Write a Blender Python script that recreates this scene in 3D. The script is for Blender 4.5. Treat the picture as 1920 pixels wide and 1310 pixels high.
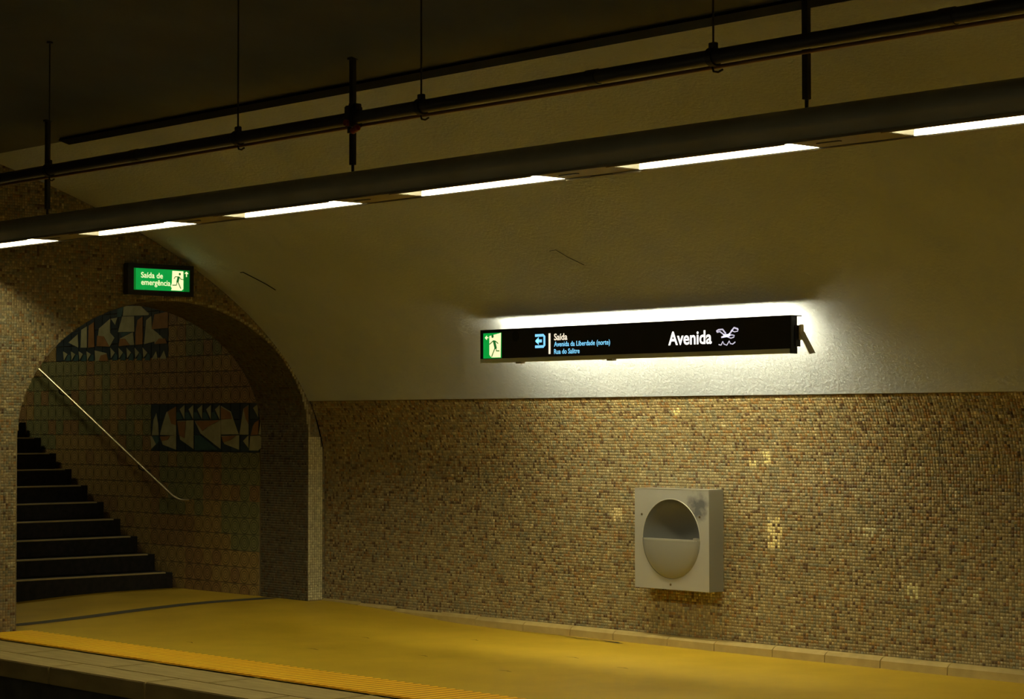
import bpy, bmesh, math, random
import numpy as np
from mathutils import Matrix, Vector

# ------------------------------------------------------------------ scene, camera, world, exposure
for o in list(bpy.data.objects):
    bpy.data.objects.remove(o, do_unlink=True)
SC = bpy.context.scene
COL = SC.collection
random.seed(7)
RNG = np.random.default_rng(11)

cam_data = bpy.data.cameras.new('camera')
cam_data.sensor_width = 36.0
cam_data.lens = 4104.17 / 1920.0 * 36.0
cam_data.clip_start = 0.05
cam_data.clip_end = 200.0
cam = bpy.data.objects.new('camera', cam_data)
COL.objects.link(cam)
_R = Vector((0.667077, 0.744987, -0.001433)); _U = Vector((0.025734, -0.021121, 0.999446)); _F = Vector((-0.744544, 0.666744, 0.033261))
EYE = Vector((0.0, 0.0, 1.65))
cam.matrix_world = Matrix(((_R.x, _U.x, -_F.x, EYE.x), (_R.y, _U.y, -_F.y, EYE.y), (_R.z, _U.z, -_F.z, EYE.z), (0, 0, 0, 1)))
SC.camera = cam

world = bpy.data.worlds.new('world')
SC.world = world
world.use_nodes = True
world.node_tree.nodes['Background'].inputs['Color'].default_value = (0.0, 0.0, 0.0, 1)
world.node_tree.nodes['Background'].inputs['Strength'].default_value = 0.0

SC.view_settings.view_transform = 'Standard'
SC.view_settings.look = 'None'
SC.view_settings.gamma = 1.0
SC.view_settings.use_curve_mapping = False
SC.view_settings.exposure = 0.0

# strengths of the lamps, the reflector glow and the added stair light
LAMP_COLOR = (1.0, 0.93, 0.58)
REFLECTOR_GLOW = 3.2                             # glow standing in for light the slot's side reflector returns
TUBE_STRENGTH = 122.0                           # tube recessed in the trough
SIGN_LAMP_COLOR = (1.0, 0.92, 0.61)
SIGN_LAMP_STRENGTH = 104.0
STAIR_FILL_STRENGTH = 48.0
SIGN_TOP, SIGN_BOT, SIGN_TUBE_Y, SIGN_TUBE_Z = 0.112, 0.05, 11.012, 2.235

# outlines of the coloured tile pieces in the two picture bands, metres along the stair wall and up it
INLAY = [
    ('cream', [(-18.024, 1.746), (-17.992, 1.642), (-17.978, 1.531), (-18.1, 1.53), (-18.075, 1.677)]),
    ('cream', [(-18.125, 1.523), (-18.048, 1.517), (-17.997, 1.461), (-18.111, 1.398)]),
    ('cream', [(-17.847, 1.752), (-17.678, 1.8), (-17.676, 1.532), (-17.959, 1.534), (-17.922, 1.621)]),
    ('rust', [(-17.822, 1.759), (-17.678, 1.806), (-17.677, 1.628), (-17.758, 1.642)]),
    ('cream', [(-17.959, 1.517), (-17.676, 1.532), (-17.675, 1.394), (-17.908, 1.441)]),
    ('rust', [(-17.953, 1.52), (-17.782, 1.524), (-17.82, 1.49), (-17.927, 1.475)]),
    ('cream', [(-17.665, 1.669), (-17.381, 1.675), (-17.38, 1.404), (-17.607, 1.491)]),
    ('rust', [(-17.658, 1.662), (-17.51, 1.665), (-17.533, 1.505), (-17.62, 1.532)]),
    ('cream', [(-17.363, 1.669), (-16.931, 1.675), (-16.93, 1.407), (-17.265, 1.553)]),
    ('rust', [(-17.351, 1.665), (-16.943, 1.675), (-17.145, 1.614), (-17.229, 1.574)]),
    ('cream', [(-16.926, 1.808), (-16.768, 1.754), (-16.639, 1.545), (-16.925, 1.541)]),
    ('rust', [(-16.926, 1.795), (-16.773, 1.747), (-16.744, 1.688), (-16.92, 1.681)]),
    ('cream', [(-16.919, 1.528), (-16.633, 1.535), (-16.632, 1.403), (-16.871, 1.455)]),
    ('rust', [(-16.913, 1.521), (-16.673, 1.535), (-16.766, 1.495), (-16.883, 1.468)]),
    ('cream', [(-16.565, 1.779), (-16.485, 1.812), (-16.484, 1.542), (-16.627, 1.542)]),
    ('rust', [(-16.559, 1.779), (-16.491, 1.805), (-16.484, 1.641), (-16.525, 1.687)]),
    ('cream', [(-16.569, 1.483), (-16.484, 1.536), (-16.483, 1.418)]),
    ('cream', [(-16.411, 1.785), (-16.343, 1.817), (-16.331, 1.7)]),
    ('cream', [(-16.286, 1.693), (-16.23, 1.628), (-16.218, 1.543), (-16.325, 1.543)]),
    ('rust', [(-16.376, 1.654), (-16.32, 1.674), (-16.331, 1.543), (-16.444, 1.536), (-16.41, 1.621)]),
    ('cream', [(-16.455, 1.529), (-16.308, 1.536), (-16.229, 1.459), (-16.33, 1.399), (-16.472, 1.398)]),
    ('teal', [(-17.362, 1.533), (-17.265, 1.533), (-16.977, 1.4), (-17.361, 1.394)]),
    ('teal', [(-18.1, 1.523), (-17.984, 1.524), (-17.971, 1.475), (-18.022, 1.44)]),
    ('cream', [(-17.616, 1.779), (-17.535, 1.819), (-17.535, 1.682)]),
    ('teal', [(-17.671, 1.751), (-17.619, 1.751), (-17.559, 1.683), (-17.671, 1.681)]),
    ('cream', [(-17.465, 1.778), (-17.386, 1.818), (-17.385, 1.682)]),
    ('teal', [(-17.52, 1.751), (-17.469, 1.751), (-17.409, 1.682), (-17.52, 1.681)]),
    ('cream', [(-17.316, 1.777), (-17.238, 1.817), (-17.237, 1.682)]),
    ('teal', [(-17.371, 1.75), (-17.32, 1.75), (-17.261, 1.682), (-17.37, 1.681)]),
    ('cream', [(-17.169, 1.776), (-17.091, 1.816), (-17.09, 1.682)]),
    ('teal', [(-17.223, 1.749), (-17.172, 1.749), (-17.114, 1.682), (-17.222, 1.681)]),
    ('cream', [(-17.023, 1.775), (-16.946, 1.815), (-16.946, 1.681)]),
    ('teal', [(-17.077, 1.749), (-17.026, 1.749), (-16.969, 1.681), (-17.076, 1.68)]),
    ('cream', [(-18.62, 2.802), (-18.311, 2.79), (-18.158, 2.708), (-18.171, 2.695), (-18.632, 2.705)]),
    ('cream', [(-18.645, 2.699), (-18.425, 2.694), (-18.424, 2.542), (-18.723, 2.548)]),
    ('rust', [(-18.361, 2.654), (-18.272, 2.685), (-18.27, 2.417), (-18.397, 2.413), (-18.398, 2.531)]),
    ('cream', [(-18.208, 2.648), (-18.12, 2.686), (-18.107, 2.563), (-17.981, 2.504), (-18.043, 2.438), (-18.244, 2.416)]),
    ('rust', [(-18.058, 2.697), (-17.822, 2.716), (-17.821, 2.56), (-18.107, 2.556)]),
    ('cream', [(-17.982, 2.62), (-17.883, 2.711), (-17.822, 2.709), (-17.821, 2.607)]),
    ('cream', [(-18.094, 2.542), (-17.956, 2.49), (-17.844, 2.419), (-18.055, 2.411)]),
    ('rust', [(-17.981, 2.463), (-17.869, 2.46), (-17.832, 2.412), (-18.055, 2.411)]),
    ('cream', [(-18.683, 2.484), (-18.45, 2.539), (-18.423, 2.414), (-18.708, 2.408)]),
    ('rust', [(-18.683, 2.477), (-18.592, 2.481), (-18.5, 2.413), (-18.708, 2.408)]),
    ('cream', [(-19.081, 2.595), (-18.869, 2.686), (-18.868, 2.546), (-18.788, 2.494), (-18.88, 2.406), (-19.12, 2.419)]),
    ('rust', [(-19.108, 2.525), (-18.987, 2.514), (-18.88, 2.409), (-19.12, 2.419)]),
    ('cream', [(-18.856, 2.685), (-18.737, 2.692), (-18.776, 2.62)]),
    ('cream', [(-19.421, 2.592), (-19.312, 2.624), (-19.31, 2.41), (-19.433, 2.413)]),
    ('rust', [(-19.271, 2.629), (-19.176, 2.662), (-19.161, 2.413), (-19.283, 2.409)]),
    ('cream', [(-19.67, 2.47), (-19.49, 2.551), (-19.475, 2.414)]),
    ('cream', [(-18.105, 2.269), (-18.03, 2.342), (-18.004, 2.267)]),
    ('cream', [(-17.967, 2.266), (-17.893, 2.345), (-17.843, 2.263)]),
    ('cream', [(-19.16, 2.378), (-18.932, 2.344), (-18.892, 2.266), (-19.146, 2.271)]),
    ('rust', [(-19.039, 2.325), (-18.932, 2.337), (-18.898, 2.266), (-19.078, 2.27)]),
    ('teal', [(-18.683, 2.54), (-18.463, 2.543), (-18.644, 2.497)]),
    ('teal', [(-18.738, 2.772), (-18.62, 2.795), (-18.659, 2.699), (-18.737, 2.695)]),
    ('cream', [(-18.866, 2.398), (-18.78, 2.347), (-18.852, 2.293)]),
    ('teal', [(-18.767, 2.347), (-18.731, 2.318), (-18.731, 2.269), (-18.832, 2.271)]),
    ('cream', [(-18.715, 2.394), (-18.629, 2.343), (-18.701, 2.289)]),
    ('teal', [(-18.616, 2.343), (-18.581, 2.314), (-18.581, 2.266), (-18.681, 2.268)]),
    ('cream', [(-18.565, 2.39), (-18.48, 2.34), (-18.551, 2.286)]),
    ('teal', [(-18.467, 2.339), (-18.433, 2.311), (-18.432, 2.263), (-18.531, 2.265)]),
    ('cream', [(-18.416, 2.386), (-18.333, 2.336), (-18.403, 2.283)]),
    ('teal', [(-18.32, 2.336), (-18.285, 2.307), (-18.285, 2.259), (-18.383, 2.261)]),
    ('cream', [(-18.27, 2.383), (-18.187, 2.332), (-18.256, 2.279)]),
    ('teal', [(-18.174, 2.332), (-18.14, 2.304), (-18.14, 2.256), (-18.237, 2.258)]),
    ('cream', [(-19.774, 2.383), (-19.689, 2.352), (-19.759, 2.292)]),
    ('teal', [(-19.675, 2.348), (-19.626, 2.339), (-19.626, 2.282), (-19.731, 2.284)]),
    ('cream', [(-19.62, 2.379), (-19.536, 2.348), (-19.605, 2.288)]),
    ('teal', [(-19.522, 2.344), (-19.474, 2.336), (-19.473, 2.278), (-19.577, 2.281)]),
    ('cream', [(-19.467, 2.375), (-19.384, 2.344), (-19.453, 2.285)]),
    ('teal', [(-19.371, 2.34), (-19.323, 2.332), (-19.322, 2.275), (-19.425, 2.277)]),
    ('cream', [(-19.316, 2.371), (-19.234, 2.341), (-19.302, 2.282)]),
    ('teal', [(-19.221, 2.337), (-19.173, 2.329), (-19.173, 2.272), (-19.274, 2.274)]),
]

# ------------------------------------------------------------------ materials
def nt_mat(name):
    m = bpy.data.materials.new(name); m.use_nodes = True
    return m, m.node_tree, m.node_tree.nodes['Principled BSDF']

def mat(name, color, rough=0.6, metal=0.0, emit=None, estr=0.0, spec=0.5):
    m, nt, b = nt_mat(name)
    b.inputs['Base Color'].default_value = (*color, 1)
    b.inputs['Roughness'].default_value = rough
    b.inputs['Metallic'].default_value = metal
    b.inputs['Specular IOR Level'].default_value = spec
    if emit:
        b.inputs['Emission Color'].default_value = (*emit, 1)
        b.inputs['Emission Strength'].default_value = estr
    return m

def noise_mat(name, c1, c2, scale, rough=0.7, bump=0.0, bscale=None, detail=6.0, bdist=0.01, spec=0.3, coord='Object', metal=0.0, stretch=None):
    m, nt, b = nt_mat(name)
    N, L = nt.nodes, nt.links
    tc = N.new('ShaderNodeTexCoord')
    src = tc.outputs[coord]
    if stretch:
        mp = N.new('ShaderNodeMapping'); mp.inputs['Scale'].default_value = stretch
        L.new(src, mp.inputs['Vector']); src = mp.outputs['Vector']
    no = N.new('ShaderNodeTexNoise'); no.inputs['Scale'].default_value = scale; no.inputs['Detail'].default_value = detail
    L.new(src, no.inputs['Vector'])
    cr = N.new('ShaderNodeValToRGB')
    cr.color_ramp.elements[0].position = 0.3; cr.color_ramp.elements[0].color = (*c1, 1)
    cr.color_ramp.elements[1].position = 0.7; cr.color_ramp.elements[1].color = (*c2, 1)
    L.new(no.outputs['Fac'], cr.inputs['Fac']); L.new(cr.outputs['Color'], b.inputs['Base Color'])
    b.inputs['Roughness'].default_value = rough
    b.inputs['Metallic'].default_value = metal
    b.inputs['Specular IOR Level'].default_value = spec
    if bump:
        n2 = N.new('ShaderNodeTexNoise'); n2.inputs['Scale'].default_value = bscale or scale * 8; n2.inputs['Detail'].default_value = 4
        L.new(src, n2.inputs['Vector'])
        bp = N.new('ShaderNodeBump'); bp.inputs['Strength'].default_value = bump; bp.inputs['Distance'].default_value = bdist
        L.new(n2.outputs['Fac'], bp.inputs['Height']); L.new(bp.outputs['Normal'], b.inputs['Normal'])
    return m

M = {}
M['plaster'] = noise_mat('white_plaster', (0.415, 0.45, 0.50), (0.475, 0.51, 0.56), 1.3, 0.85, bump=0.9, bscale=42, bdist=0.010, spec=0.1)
M['crown'] = noise_mat('dark_crown', (0.105, 0.108, 0.105), (0.15, 0.153, 0.15), 0.9, 0.9, bump=0.3, bscale=40, bdist=0.006, spec=0.1)  # crown coloured darker than the plaster vault
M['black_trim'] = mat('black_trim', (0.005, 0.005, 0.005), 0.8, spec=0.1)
M['grout'] = noise_mat('grout', (0.165, 0.13, 0.07), (0.225, 0.18, 0.10), 14, 0.9, spec=0.1)
M['concrete'] = noise_mat('platform_floor', (0.50, 0.315, 0.010), (0.62, 0.40, 0.020), 1.8, 0.5, bump=0.12, bscale=26, bdist=0.004, spec=0.35, detail=9)
M['coping'] = noise_mat('coping_stone', (0.30, 0.22, 0.07), (0.42, 0.31, 0.11), 7, 0.7, bump=0.15, bscale=60, bdist=0.004, stretch=(0.4, 3, 1))
M['skirting'] = noise_mat('skirting_stone', (0.36, 0.26, 0.085), (0.46, 0.34, 0.115), 9, 0.7, bump=0.2, bscale=70, bdist=0.003)
M['pit'] = noise_mat('track_pit', (0.03, 0.027, 0.02), (0.06, 0.052, 0.035), 6, 0.95)
M['dark_void'] = mat('tunnel_lining', (0.05, 0.045, 0.035), 0.95)
M['yellow'] = noise_mat('yellow_lit_rib', (1.0, 0.56, 0.02), (1.0, 0.62, 0.03), 5, 0.45, spec=0.35)  # brighter than the mat, so the lit rib edges are in the colour
M['drain'] = mat('dark_threshold', (0.075, 0.062, 0.03), 0.8)
M['crack'] = mat('crack', (0.035, 0.026, 0.012), 0.95)
M['step'] = noise_mat('dark_step_stone', (0.012, 0.011, 0.009), (0.024, 0.021, 0.016), 20, 0.75, spec=0.2)
M['nosing'] = mat('step_nosing', (0.42, 0.34, 0.15), 0.5)
M['rail'] = mat('polished_rail', (0.78, 0.66, 0.40), 0.28, 1.0)
M['trough'] = noise_mat('lamp_trough_metal', (0.34, 0.33, 0.26), (0.42, 0.41, 0.33), 3, 0.5, spec=0.4)
M['panel'] = mat('trough_cover', (0.26, 0.22, 0.14), 0.55)
M['orange_edge'] = mat('lens_frame', (0.5, 0.33, 0.10), 0.5)
M['lens'] = mat('reflector_glow', (0.9, 0.88, 0.8), 0.4, emit=LAMP_COLOR, estr=REFLECTOR_GLOW)  # reflector panel that glows by itself in place of reflected tube light
M['glow_end'] = mat('reflector_end_glow', (0.75, 0.72, 0.62), 0.4, emit=LAMP_COLOR, estr=0.9)
M['baffle'] = mat('slot_baffle', (0.10, 0.09, 0.07), 0.8)
M['tube'] = mat('fluorescent_tube', (0.9, 0.9, 0.85), 0.4, emit=LAMP_COLOR, estr=TUBE_STRENGTH)
M['steel'] = mat('black_steel', (0.028, 0.026, 0.022), 0.5, 0.3)
M['pipe'] = mat('dark_painted_pipe', (0.035, 0.032, 0.026), 0.38, 0.2)
M['copper'] = mat('copper_pipe', (0.22, 0.12, 0.06), 0.45, 0.5)
M['red'] = mat('red_paint', (0.22, 0.03, 0.015), 0.45)
M['sign_black'] = mat('sign_black', (0.010, 0.009, 0.008), 0.45, spec=0.3)
M['sign_grey'] = mat('sign_grey_lip', (0.55, 0.60, 0.55), 0.5, 0.0)
M['sign_white'] = mat('sign_reflector', (0.8, 0.8, 0.76), 0.6)
M['sign_tube'] = mat('sign_tube', (0.9, 0.9, 0.85), 0.4, emit=SIGN_LAMP_COLOR, estr=SIGN_LAMP_STRENGTH)
M['txt_white'] = mat('letter_white', (0.9, 0.88, 0.85), 0.5, emit=(1.0, 0.96, 0.90), estr=1.25)
M['txt_warm'] = mat('letter_warm_white', (0.9, 0.85, 0.75), 0.5, emit=(1.0, 0.87, 0.66), estr=1.05)
M['txt_blue'] = mat('letter_blue', (0.3, 0.6, 0.8), 0.5, emit=(0.20, 0.60, 0.92), estr=1.2)
M['logo'] = mat('logo_lilac', (0.7, 0.7, 0.8), 0.5, emit=(0.66, 0.62, 0.78), estr=0.9)
M['green_lit'] = mat('green_backlit', (0.0, 0.25, 0.05), 0.4, emit=(0.0, 0.30, 0.04), estr=1.0)
M['green_sign'] = mat('green_exit_backlit', (0.0, 0.25, 0.05), 0.4, emit=(0.002, 0.30, 0.045), estr=1.0)
M['green_dim'] = mat('green_exit_edge', (0.0, 0.25, 0.05), 0.4, emit=(0.0, 0.12, 0.012), estr=1.0)
M['pict_white'] = mat('pictogram_cream', (0.9, 0.9, 0.7), 0.4, emit=(1.0, 0.95, 0.52), estr=1.0)
M['pict_green'] = mat('pictogram_green', (0.0, 0.1, 0.02), 0.4, emit=(0.01, 0.13, 0.02), estr=1.0)
M['wire'] = mat('dark_wire', (0.015, 0.014, 0.01), 0.8)
M['bracket'] = mat('grey_bracket', (0.30, 0.27, 0.19), 0.55, 0.2)
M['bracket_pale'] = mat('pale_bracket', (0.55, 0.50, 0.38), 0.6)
M['far_mosaic'] = noise_mat('far_mosaic', (0.22, 0.15, 0.07), (0.52, 0.42, 0.24), 46, 0.6, detail=2)
M['blue'] = noise_mat('blue_glaze', (0.016, 0.026, 0.034), (0.028, 0.046, 0.056), 9, 0.35, spec=0.3)
M['cream'] = noise_mat('cream_glaze', (0.30, 0.29, 0.15), (0.40, 0.38, 0.21), 12, 0.4, spec=0.3)
M['rust'] = noise_mat('rust_glaze', (0.24, 0.115, 0.035), (0.32, 0.16, 0.05), 12, 0.4, spec=0.3)
M['teal'] = noise_mat('teal_glaze', (0.03, 0.075, 0.075), (0.05, 0.11, 0.11), 12, 0.4, spec=0.3)

def tess_mat():
    m, nt, b = nt_mat('mosaic_tesserae')
    at = nt.nodes.new('ShaderNodeAttribute'); at.attribute_name = 'tint'
    nt.links.new(at.outputs['Color'], b.inputs['Base Color'])
    b.inputs['Roughness'].default_value = 0.48
    b.inputs['Specular IOR Level'].default_value = 0.35
    return m
M['tess'] = tess_mat()

def ring_mat(name, base, ring):
    m, nt, b = nt_mat(name); N, L = nt.nodes, nt.links
    uv = N.new('ShaderNodeUVMap')
    sub = N.new('ShaderNodeVectorMath'); sub.operation = 'SUBTRACT'; sub.inputs[1].default_value = (0.5, 0.5, 0)
    ln = N.new('ShaderNodeVectorMath'); ln.operation = 'LENGTH'
    L.new(uv.outputs['UV'], sub.inputs[0]); L.new(sub.outputs['Vector'], ln.inputs[0])
    acc = None
    for r, w in ((0.44, 0.035), (0.29, 0.03), (0.13, 0.02)):
        c = N.new('ShaderNodeMath'); c.operation = 'COMPARE'; c.inputs[1].default_value = r; c.inputs[2].default_value = w
        L.new(ln.outputs['Value'], c.inputs[0])
        if acc is None: acc = c
        else:
            mx = N.new('ShaderNodeMath'); mx.operation = 'MAXIMUM'
            L.new(acc.outputs[0], mx.inputs[0]); L.new(c.outputs[0], mx.inputs[1]); acc = mx
    mix = N.new('ShaderNodeMix'); mix.data_type = 'RGBA'
    mix.inputs[6].default_value = (*base, 1); mix.inputs[7].default_value = (*ring, 1)
    L.new(acc.outputs[0], mix.inputs[0]); L.new(mix.outputs[2], b.inputs['Base Color'])
    b.inputs['Roughness'].default_value = 0.4
    b.inputs['Specular IOR Level'].default_value = 0.3
    return m
TILE_MATS = [ring_mat('ochre_tile', (0.36, 0.245, 0.085), (0.13, 0.09, 0.03)),
             ring_mat('brown_tile', (0.31, 0.19, 0.075), (0.11, 0.07, 0.028)),
             ring_mat('green_tile', (0.24, 0.225, 0.09), (0.08, 0.085, 0.036)), M['blue']]

def metal_box_mat():
    m, nt, b = nt_mat('brushed_metal_stained'); N, L = nt.nodes, nt.links
    tc = N.new('ShaderNodeTexCoord')
    mp = N.new('ShaderNodeMapping'); mp.inputs['Location'].default_value = (-0.265, 0.0, -0.245)
    L.new(tc.outputs['Object'], mp.inputs['Vector'])
    ln = N.new('ShaderNodeVectorMath'); ln.operation = 'LENGTH'; L.new(mp.outputs['Vector'], ln.inputs[0])
    mr = N.new('ShaderNodeMapRange'); mr.inputs[1].default_value = 0.04; mr.inputs[2].default_value = 0.21; mr.inputs[3].default_value = 0.66; mr.inputs[4].default_value = 0.0
    L.new(ln.outputs['Value'], mr.inputs[0])
    no = N.new('ShaderNodeTexNoise'); no.inputs['Scale'].default_value = 14; no.inputs['Detail'].default_value = 5
    L.new(tc.outputs['Object'], no.inputs['Vector'])
    mu = N.new('ShaderNodeMath'); mu.operation = 'MULTIPLY'; L.new(mr.outputs[0], mu.inputs[0]); L.new(no.outputs['Fac'], mu.inputs[1])
    gt = N.new('ShaderNodeMapRange'); gt.inputs[1].default_value = 0.16; gt.inputs[2].default_value = 0.34; L.new(mu.outputs[0], gt.inputs[0])
    mix = N.new('ShaderNodeMix'); mix.data_type = 'RGBA'
    mix.inputs[6].default_value = (0.42, 0.405, 0.34, 1); mix.inputs[7].default_value = (0.13, 0.13, 0.125, 1)
    L.new(gt.outputs[0], mix.inputs[0]); L.new(mix.outputs[2], b.inputs['Base Color'])
    b.inputs['Metallic'].default_value = 0.25; b.inputs['Roughness'].default_value = 0.42
    return m
M['box_metal'] = metal_box_mat()

# ------------------------------------------------------------------ mesh helpers
class MB:
    def __init__(s): s.v = []; s.f = []; s.smooth = []
    def add(s, vs, fs, smooth=False):
        k = len(s.v); s.v += [tuple(p) for p in vs]; s.f += [tuple(i + k for i in q) for q in fs]; s.smooth += [smooth] * len(fs)
        return s
    def box(s, x0, x1, y0, y1, z0, z1):
        vs = [(x, y, z) for z in (z0, z1) for y in (y0, y1) for x in (x0, x1)]
        return s.add(vs, [(0, 2, 3, 1), (4, 5, 7, 6), (0, 1, 5, 4), (2, 6, 7, 3), (0, 4, 6, 2), (1, 3, 7, 5)])
    def bevel_box(s, x0, x1, y0, y1, z0, z1, b):
        bm = bmesh.new()
        bmesh.ops.create_cube(bm, size=1)
        for v in bm.verts: v.co = ((x0 + x1) / 2 + v.co.x * (x1 - x0), (y0 + y1) / 2 + v.co.y * (y1 - y0), (z0 + z1) / 2 + v.co.z * (z1 - z0))
        bmesh.ops.bevel(bm, geom=bm.edges[:], offset=b, segments=2, affect='EDGES')
        bm.verts.index_update()
        s.add([v.co for v in bm.verts], [[v.index for v in f.verts] for f in bm.faces]); bm.free(); return s
    def prism(s, pts, f0, f1):
        """polygon pts (2D) swept between the maps f0 and f1 (2D -> 3D)"""
        n = len(pts); vs = [f0(*p) for p in pts] + [f1(*p) for p in pts]
        return s.add(vs, [tuple(range(n - 1, -1, -1)), tuple(range(n, 2 * n))] + [(i, (i + 1) % n, n + (i + 1) % n, n + i) for i in range(n)])
    def tube(s, path, r, n=12, closed=False, caps=True):
        P = [Vector(p) for p in path]; rings = []; m = len(P); up = Vector((0.13, 0.21, 0.97))
        for i, p in enumerate(P):
            a = P[i - 1] if (i or closed) else P[0]; c = P[(i + 1) % m] if (i < m - 1 or closed) else P[-1]
            d = (c - a).normalized(); e = d.cross(up)
            if e.length < 0.05: e = d.cross(Vector((1, 0, 0)))
            e.normalize(); g = e.cross(d).normalized()
            rings.append([p + (e * math.cos(t) + g * math.sin(t)) * r for t in [2 * math.pi * k / n for k in range(n)]])
        vs = [q for R in rings for q in R]; fs = []
        for i in range(m if closed else m - 1):
            j = (i + 1) % m
            fs += [(i * n + k, i * n + (k + 1) % n, j * n + (k + 1) % n, j * n + k) for k in range(n)]
        s.add(vs, fs, True)
        if caps and not closed: s.add(rings[0] + rings[-1], [tuple(range(n - 1, -1, -1)), tuple(range(n, 2 * n))])
        return s
    def cyl(s, a, b, r, n=16): return s.tube([a, b], r, n)
    def grid(s, fn, us, vs_, smooth=True):
        nu, nv = len(us), len(vs_)
        return s.add([fn(u, v) for u in us for v in vs_], [(i * nv + j, (i + 1) * nv + j, (i + 1) * nv + j + 1, i * nv + j + 1) for i in range(nu - 1) for j in range(nv - 1)], smooth)
    def mesh(s, name, material):
        me = bpy.data.meshes.new(name); me.from_pydata(s.v, [], s.f)
        me.polygons.foreach_set('use_smooth', s.smooth); me.update()
        if material: me.materials.append(material)
        return me
    def build(s, name, material, parent=None, origin=None):
        if origin is not None:
            o3 = Vector(origin); s.v = [tuple(Vector(p) - o3) for p in s.v]
        return link(name, s.mesh(name, material), parent, origin)

def link(name, me, parent=None, origin=None):
    o = bpy.data.objects.new(name, me); COL.objects.link(o)
    if origin is not None: o.location = origin
    if parent is not None:
        o.parent = parent
        o.matrix_parent_inverse = parent.matrix_world.inverted() if False else Matrix.Translation(-Vector(parent.location))
    return o

def tag(o, label=None, cat=None, group=None, kind=None):
    if label: o['label'] = label
    if cat: o['category'] = cat
    if group: o['group'] = group
    if kind: o['kind'] = kind
    return o

def empty(name, loc, label, cat, group=None):
    o = bpy.data.objects.new(name, None); COL.objects.link(o); o.location = loc; o.empty_display_size = 0.1
    return tag(o, label, cat, group)

def structure(o, label, cat):
    return tag(o, label, cat, kind='structure')

def frange(a, b, n): return [a + (b - a) * i / (n - 1) for i in range(n)]

# ------------------------------------------------------------------ geometry of the place
CY, RA, RB, ZS = 4.2, 7.5, 3.05, 1.2          # tunnel axis, half width, rise, springing height
X0, X1 = -15.57, 14.0                          # end wall, open end
REV = 0.70                                     # depth of the arch reveal
AY, AW, AZ, AR = 10.10, 1.43, 1.52, 1.15       # arch: centre, half width, springing, rise
EDGE = 7.60                                    # platform edge
CROWN_Y = 8.34
DADO_Z = 1.84

def vault_z(y): return ZS + RB * math.sqrt(max(0.0, 1 - ((y - CY) / RA) ** 2))
def vault_pt(t, off=0.0): return (CY + (RA + off) * math.cos(t), ZS + (RB + off) * math.sin(t))
def t_of_y(y): return math.acos((y - CY) / RA)
def t_of_z(z): return math.asin((z - ZS) / RB)
def arch_z(y): 
    d = abs(y - AY) / AW
    return -1 if d >= 1 else AZ + AR * math.sqrt(1 - d * d)
def sm(t): t = min(1.0, max(0.0, t)); return t * t * (3 - 2 * t)
def floor_z(x, y): return 0.085 * sm((-13.2 - x) / 2.4) * sm((y - 8.7) / 2.3)

# --- floor of the far platform
mb = MB()
mb.grid(lambda x, y: (x, y, floor_z(x, y)), frange(X0 - REV, X1, 70), frange(8.24, 11.9, 14))
mb.grid(lambda x, y: (x, y, floor_z(x, y)), frange(-18.0, X0 - REV, 8), frange(8.6, 11.6, 12))
floor = structure(mb.build('floor', M['concrete']), 'worn yellowish concrete platform floor below the mosaic wall', 'floor')
mb = MB(); mb.box(X0 - 10, X1, EDGE + 0.06, 8.26, -1.15, -0.12); mb.build('platform_side', M['pit'], floor)
# coping slabs along the platform edge
me_edge = MB().bevel_box(-0.595, 0.595, -0.135, 0.135, -0.12, 0.0, 0.006).mesh('coping_slab', M['coping'])
me_band = MB().bevel_box(-0.595, 0.595, -0.205, 0.205, -0.12, 0.0, 0.004).mesh('paving_slab', M['coping'])
for i in range(24):
    x = -15.6 + 0.6 + i * 1.2
    o = link('coping_slab', me_edge, floor); o.location = (x, EDGE + 0.135, 0)
    o = link('paving_slab', me_band, floor); o.location = (x + 0.3, 8.085, 0)
# dark threshold strip across the archway
mb = MB()
for a, b in ((8.70, 11.5),):
    mb.grid(lambda u, y: (-16.02 - 0.05 * u, y, floor_z(-16.0, y) + 0.002), [-1.0, 2.6], frange(a, b, 10))
tag(mb.build('threshold_strip', M['drain'], floor), 'dark strip across the archway floor')
# cracks where floor and skirting meet
def ribbon(pts, w, fn):
    m_ = MB(); P = [Vector((a, b)) for a, b in pts]; L_, R_ = [], []
    for i, p in enumerate(P):
        d = (P[min(i + 1, len(P) - 1)] - P[max(i - 1, 0)]).normalized(); n_ = Vector((-d.y, d.x)) * (w[i] if isinstance(w, list) else w) / 2
        L_.append(p + n_); R_.append(p - n_)
    n = len(P); m_.add([fn(*p) for p in L_ + R_], [(i, i + 1, n + i + 1, n + i) for i in range(n - 1)])
    return m_
ribbon([(-13.05, 11.62), (-12.75, 11.60), (-12.45, 11.62), (-12.2, 11.585), (-11.95, 11.60), (-11.72, 11.57)], [0.004, 0.010, 0.008, 0.016, 0.012, 0.03], lambda a, b: (a, b, 0.0025)).build('floor_crack', M['crack'], floor)
ribbon([(-12.3, 11.56), (-12.1, 11.54), (-11.9, 11.545), (-11.66, 11.545)], [0.004, 0.012, 0.01, 0.028], lambda a, b: (a, b, 0.0025)).build('floor_crack', M['crack'], floor)
for (x, y, l) in ((-12.9, 9.6, 0.16), (-13.3, 10.4, 0.12), (-11.2, 10.6, 0.14), (-12.0, 9.9, 0.12), (-10.5, 10.4, 0.12), (-10.9, 9.7, 0.14), (-13.9, 9.2, 0.1), (-12.6, 10.9, 0.1)):
    ribbon([(x - l / 2, y), (x, y + 0.012), (x + l / 2, y - 0.01)], [0.004, 0.012, 0.004], lambda a, b: (a, b, floor_z(a, b) + 0.002)).build('floor_scuff', M['crack'], floor)

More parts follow.
